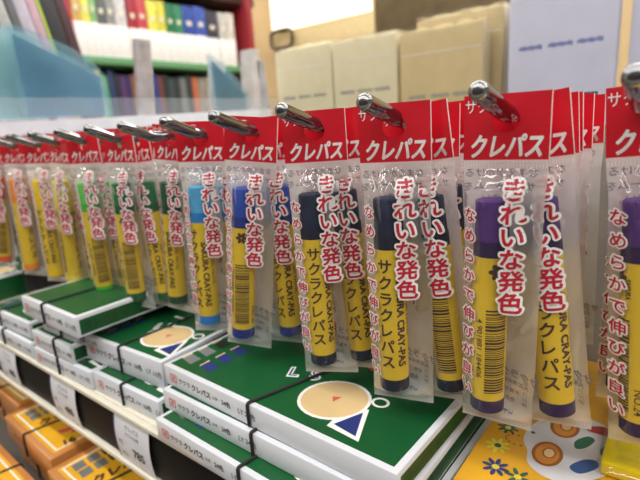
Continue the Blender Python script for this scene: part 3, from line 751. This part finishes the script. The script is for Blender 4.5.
m = MB(); m.box(-300, 14, -940, -900, 0, 1900, bevel=3); m.build('upright', [WOODD], bc)
SPW = mat('spine_white', (250, 248, 246), .5)
UP = [(466, 484, (206, 170, 96), 'tan'), (484, 500, (232, 226, 100), 'lemon'), (500, 513, (130, 186, 122), 'pale green'), (513, 532, (92, 96, 96), 'dark grey'), (532, 550, (142, 144, 142), 'grey'), (550, 574, (206, 202, 206), 'pale grey'),
      (577, 598, (160, 36, 52), 'crimson'), (598, 620, (196, 70, 80), 'rose red'), (621, 644, (236, 226, 92), 'yellow'), (645, 664, (214, 206, 74), 'mustard yellow'), (665, 686, (36, 118, 74), 'green'), (687, 708, (52, 132, 96), 'sea green'),
      (709, 740, (48, 76, 160), 'blue'), (741, 772, (62, 90, 176), 'mid blue'), (774, 806, (62, 60, 72), 'charcoal'), (810, 834, (196, 192, 186), 'light grey'), (835, 858, (214, 208, 196), 'ivory')]
for k, (y0, y1, c, nm) in enumerate(UP):
    a, b_ = y0 * K + .8, y1 * K - .8; h = (272 - 153) * K + random.uniform(-6, 4)
    r = thing('book', '%s spined book with a white lower band on the green edged shelf' % nm, 'book', (BX - 6, (a + b_) / 2, 304.4), None, 'books on the green edged shelf')
    hy = (b_ - a) / 2; m = MB(); m.box(-190, 0, -hy, hy, 0, h, 0, bevel=1.2)
    sp = mat('spine_up_%d' % k, c, .45, var=.35, scale=45)
    m.build('cover', [sp], r)
    m = MB(); m.box(-188, .8, -hy - .3, hy + .3, .2, h * .5, 0, bevel=.5); m.build('paper_band', [SPW], r)
    m = MB(); m.flat(rect(-hy * .45, hy * .45, h * .66, h * .74), lambda q, z: (.35, q, z), 0); m.build('spine_label', [mat('spine_label_pale', (232, 226, 206), .6)], r)
LO = [(461, 470, (206, 200, 60), 'olive yellow'), (471, 484, (220, 80, 46), 'scarlet'), (485, 496, (240, 150, 40), 'orange'), (497, 507, (222, 206, 60), 'golden yellow'), (508, 521, (44, 138, 62), 'leaf green'), (522, 534, (32, 52, 104), 'navy blue'), (535, 546, (26, 28, 46), 'black blue'), (547, 559, (82, 44, 104), 'violet'),
      (560, 570, (48, 34, 92), 'indigo'), (571, 582, (140, 90, 60), 'brown'), (583, 596, (96, 60, 44), 'dark brown'), (597, 609, (120, 76, 48), 'chestnut'), (610, 622, (48, 40, 42), 'dark umber'), (623, 634, (44, 62, 130), 'royal blue'), (635, 645, (120, 60, 48), 'brick red'),
      (646, 660, (38, 42, 46), 'black'), (661, 674, (56, 74, 74), 'dark teal'), (675, 688, (44, 50, 54), 'slate black'), (689, 706, (112, 116, 116), 'mid grey'), (707, 722, (50, 54, 60), 'charcoal grey'), (723, 738, (196, 108, 68), 'terracotta'), (739, 762, (150, 140, 128), 'taupe'), (763, 790, (170, 164, 156), 'stone grey'), (791, 820, (120, 118, 118), 'ash grey'), (821, 850, (90, 86, 84), 'smoke grey')]
for k, (y0, y1, c, nm) in enumerate(LO):
    a, b_ = y0 * K + .6, y1 * K - .6; h = (128 + 31) * K + random.uniform(-14, 6)
    r = thing('book', '%s file upright on the shelf below the green edge' % nm, 'book', (BX - 30, (a + b_) / 2, -63.6), None, 'files on the lower bookcase shelf')
    hy = (b_ - a) / 2; m = MB(); m.box(-190, 0, -hy, hy, 0, h, 0, bevel=1.2)
    m.build('cover', [mat('spine_low_%d' % k, c, .5, var=.15, scale=30)], r)
    m = MB(); m.flat(rect(-hy * .6, hy * .6, 16, 40), lambda q, z: (.3, q, z), 0); m.build('spine_label', [mat('spine_label_pale', (232, 226, 206), .6)], r)
# ---- lit panel on the back wall
sg = thing('lit_panel', 'glowing cream white wall panel with a small green mark above the pale envelopes', 'lit panel', (-1775, 2399, 455))
m = MB(); m.box(-375, 365, -40, 0, 0, 900, bevel=5); m.build('casing', [mat('sign_cream', (236, 214, 160), .5)], sg)
m = MB(); m.box(-365, 355, -46, -41, 115, 890, bevel=2); m.build('lit_face', [mat('sign_glow', (255, 250, 232), .5, emit=1.1, var=.01)], sg)
m = MB(); m.flat(rect(40, 70, 340, 380), lambda a, b_: (a, -46.6, b_), 0); m.build('green_mark', [mat('sign_green', (60, 190, 130), .5, emit=.4)], sg)
pts = [(110 + 85 * math.copysign(abs(math.cos(t)) ** .5, math.cos(t)), -18, 48 + 50 * math.copysign(abs(math.sin(t)) ** .5, math.sin(t))) for t in [2 * math.pi * k / 32 for k in range(33)]]
hb = thing('wall_handle', 'dark rounded metal ring hanging below the lit wall panel', 'handle', (-2050, 2350, 455))
m = MB(); m.tube([(x - 110, y, z + 20) for x, y, z in pts], 11, 10, 0, 'flat'); m.build('ring', [mat('ring_dark', (86, 76, 60), .4, metal=.6)], hb)
m = MB(); m.box(-10, 10, -14, 10, 108, 128, bevel=2); m.build('bracket', [mat('ring_dark', (86, 76, 60), .4)], hb)
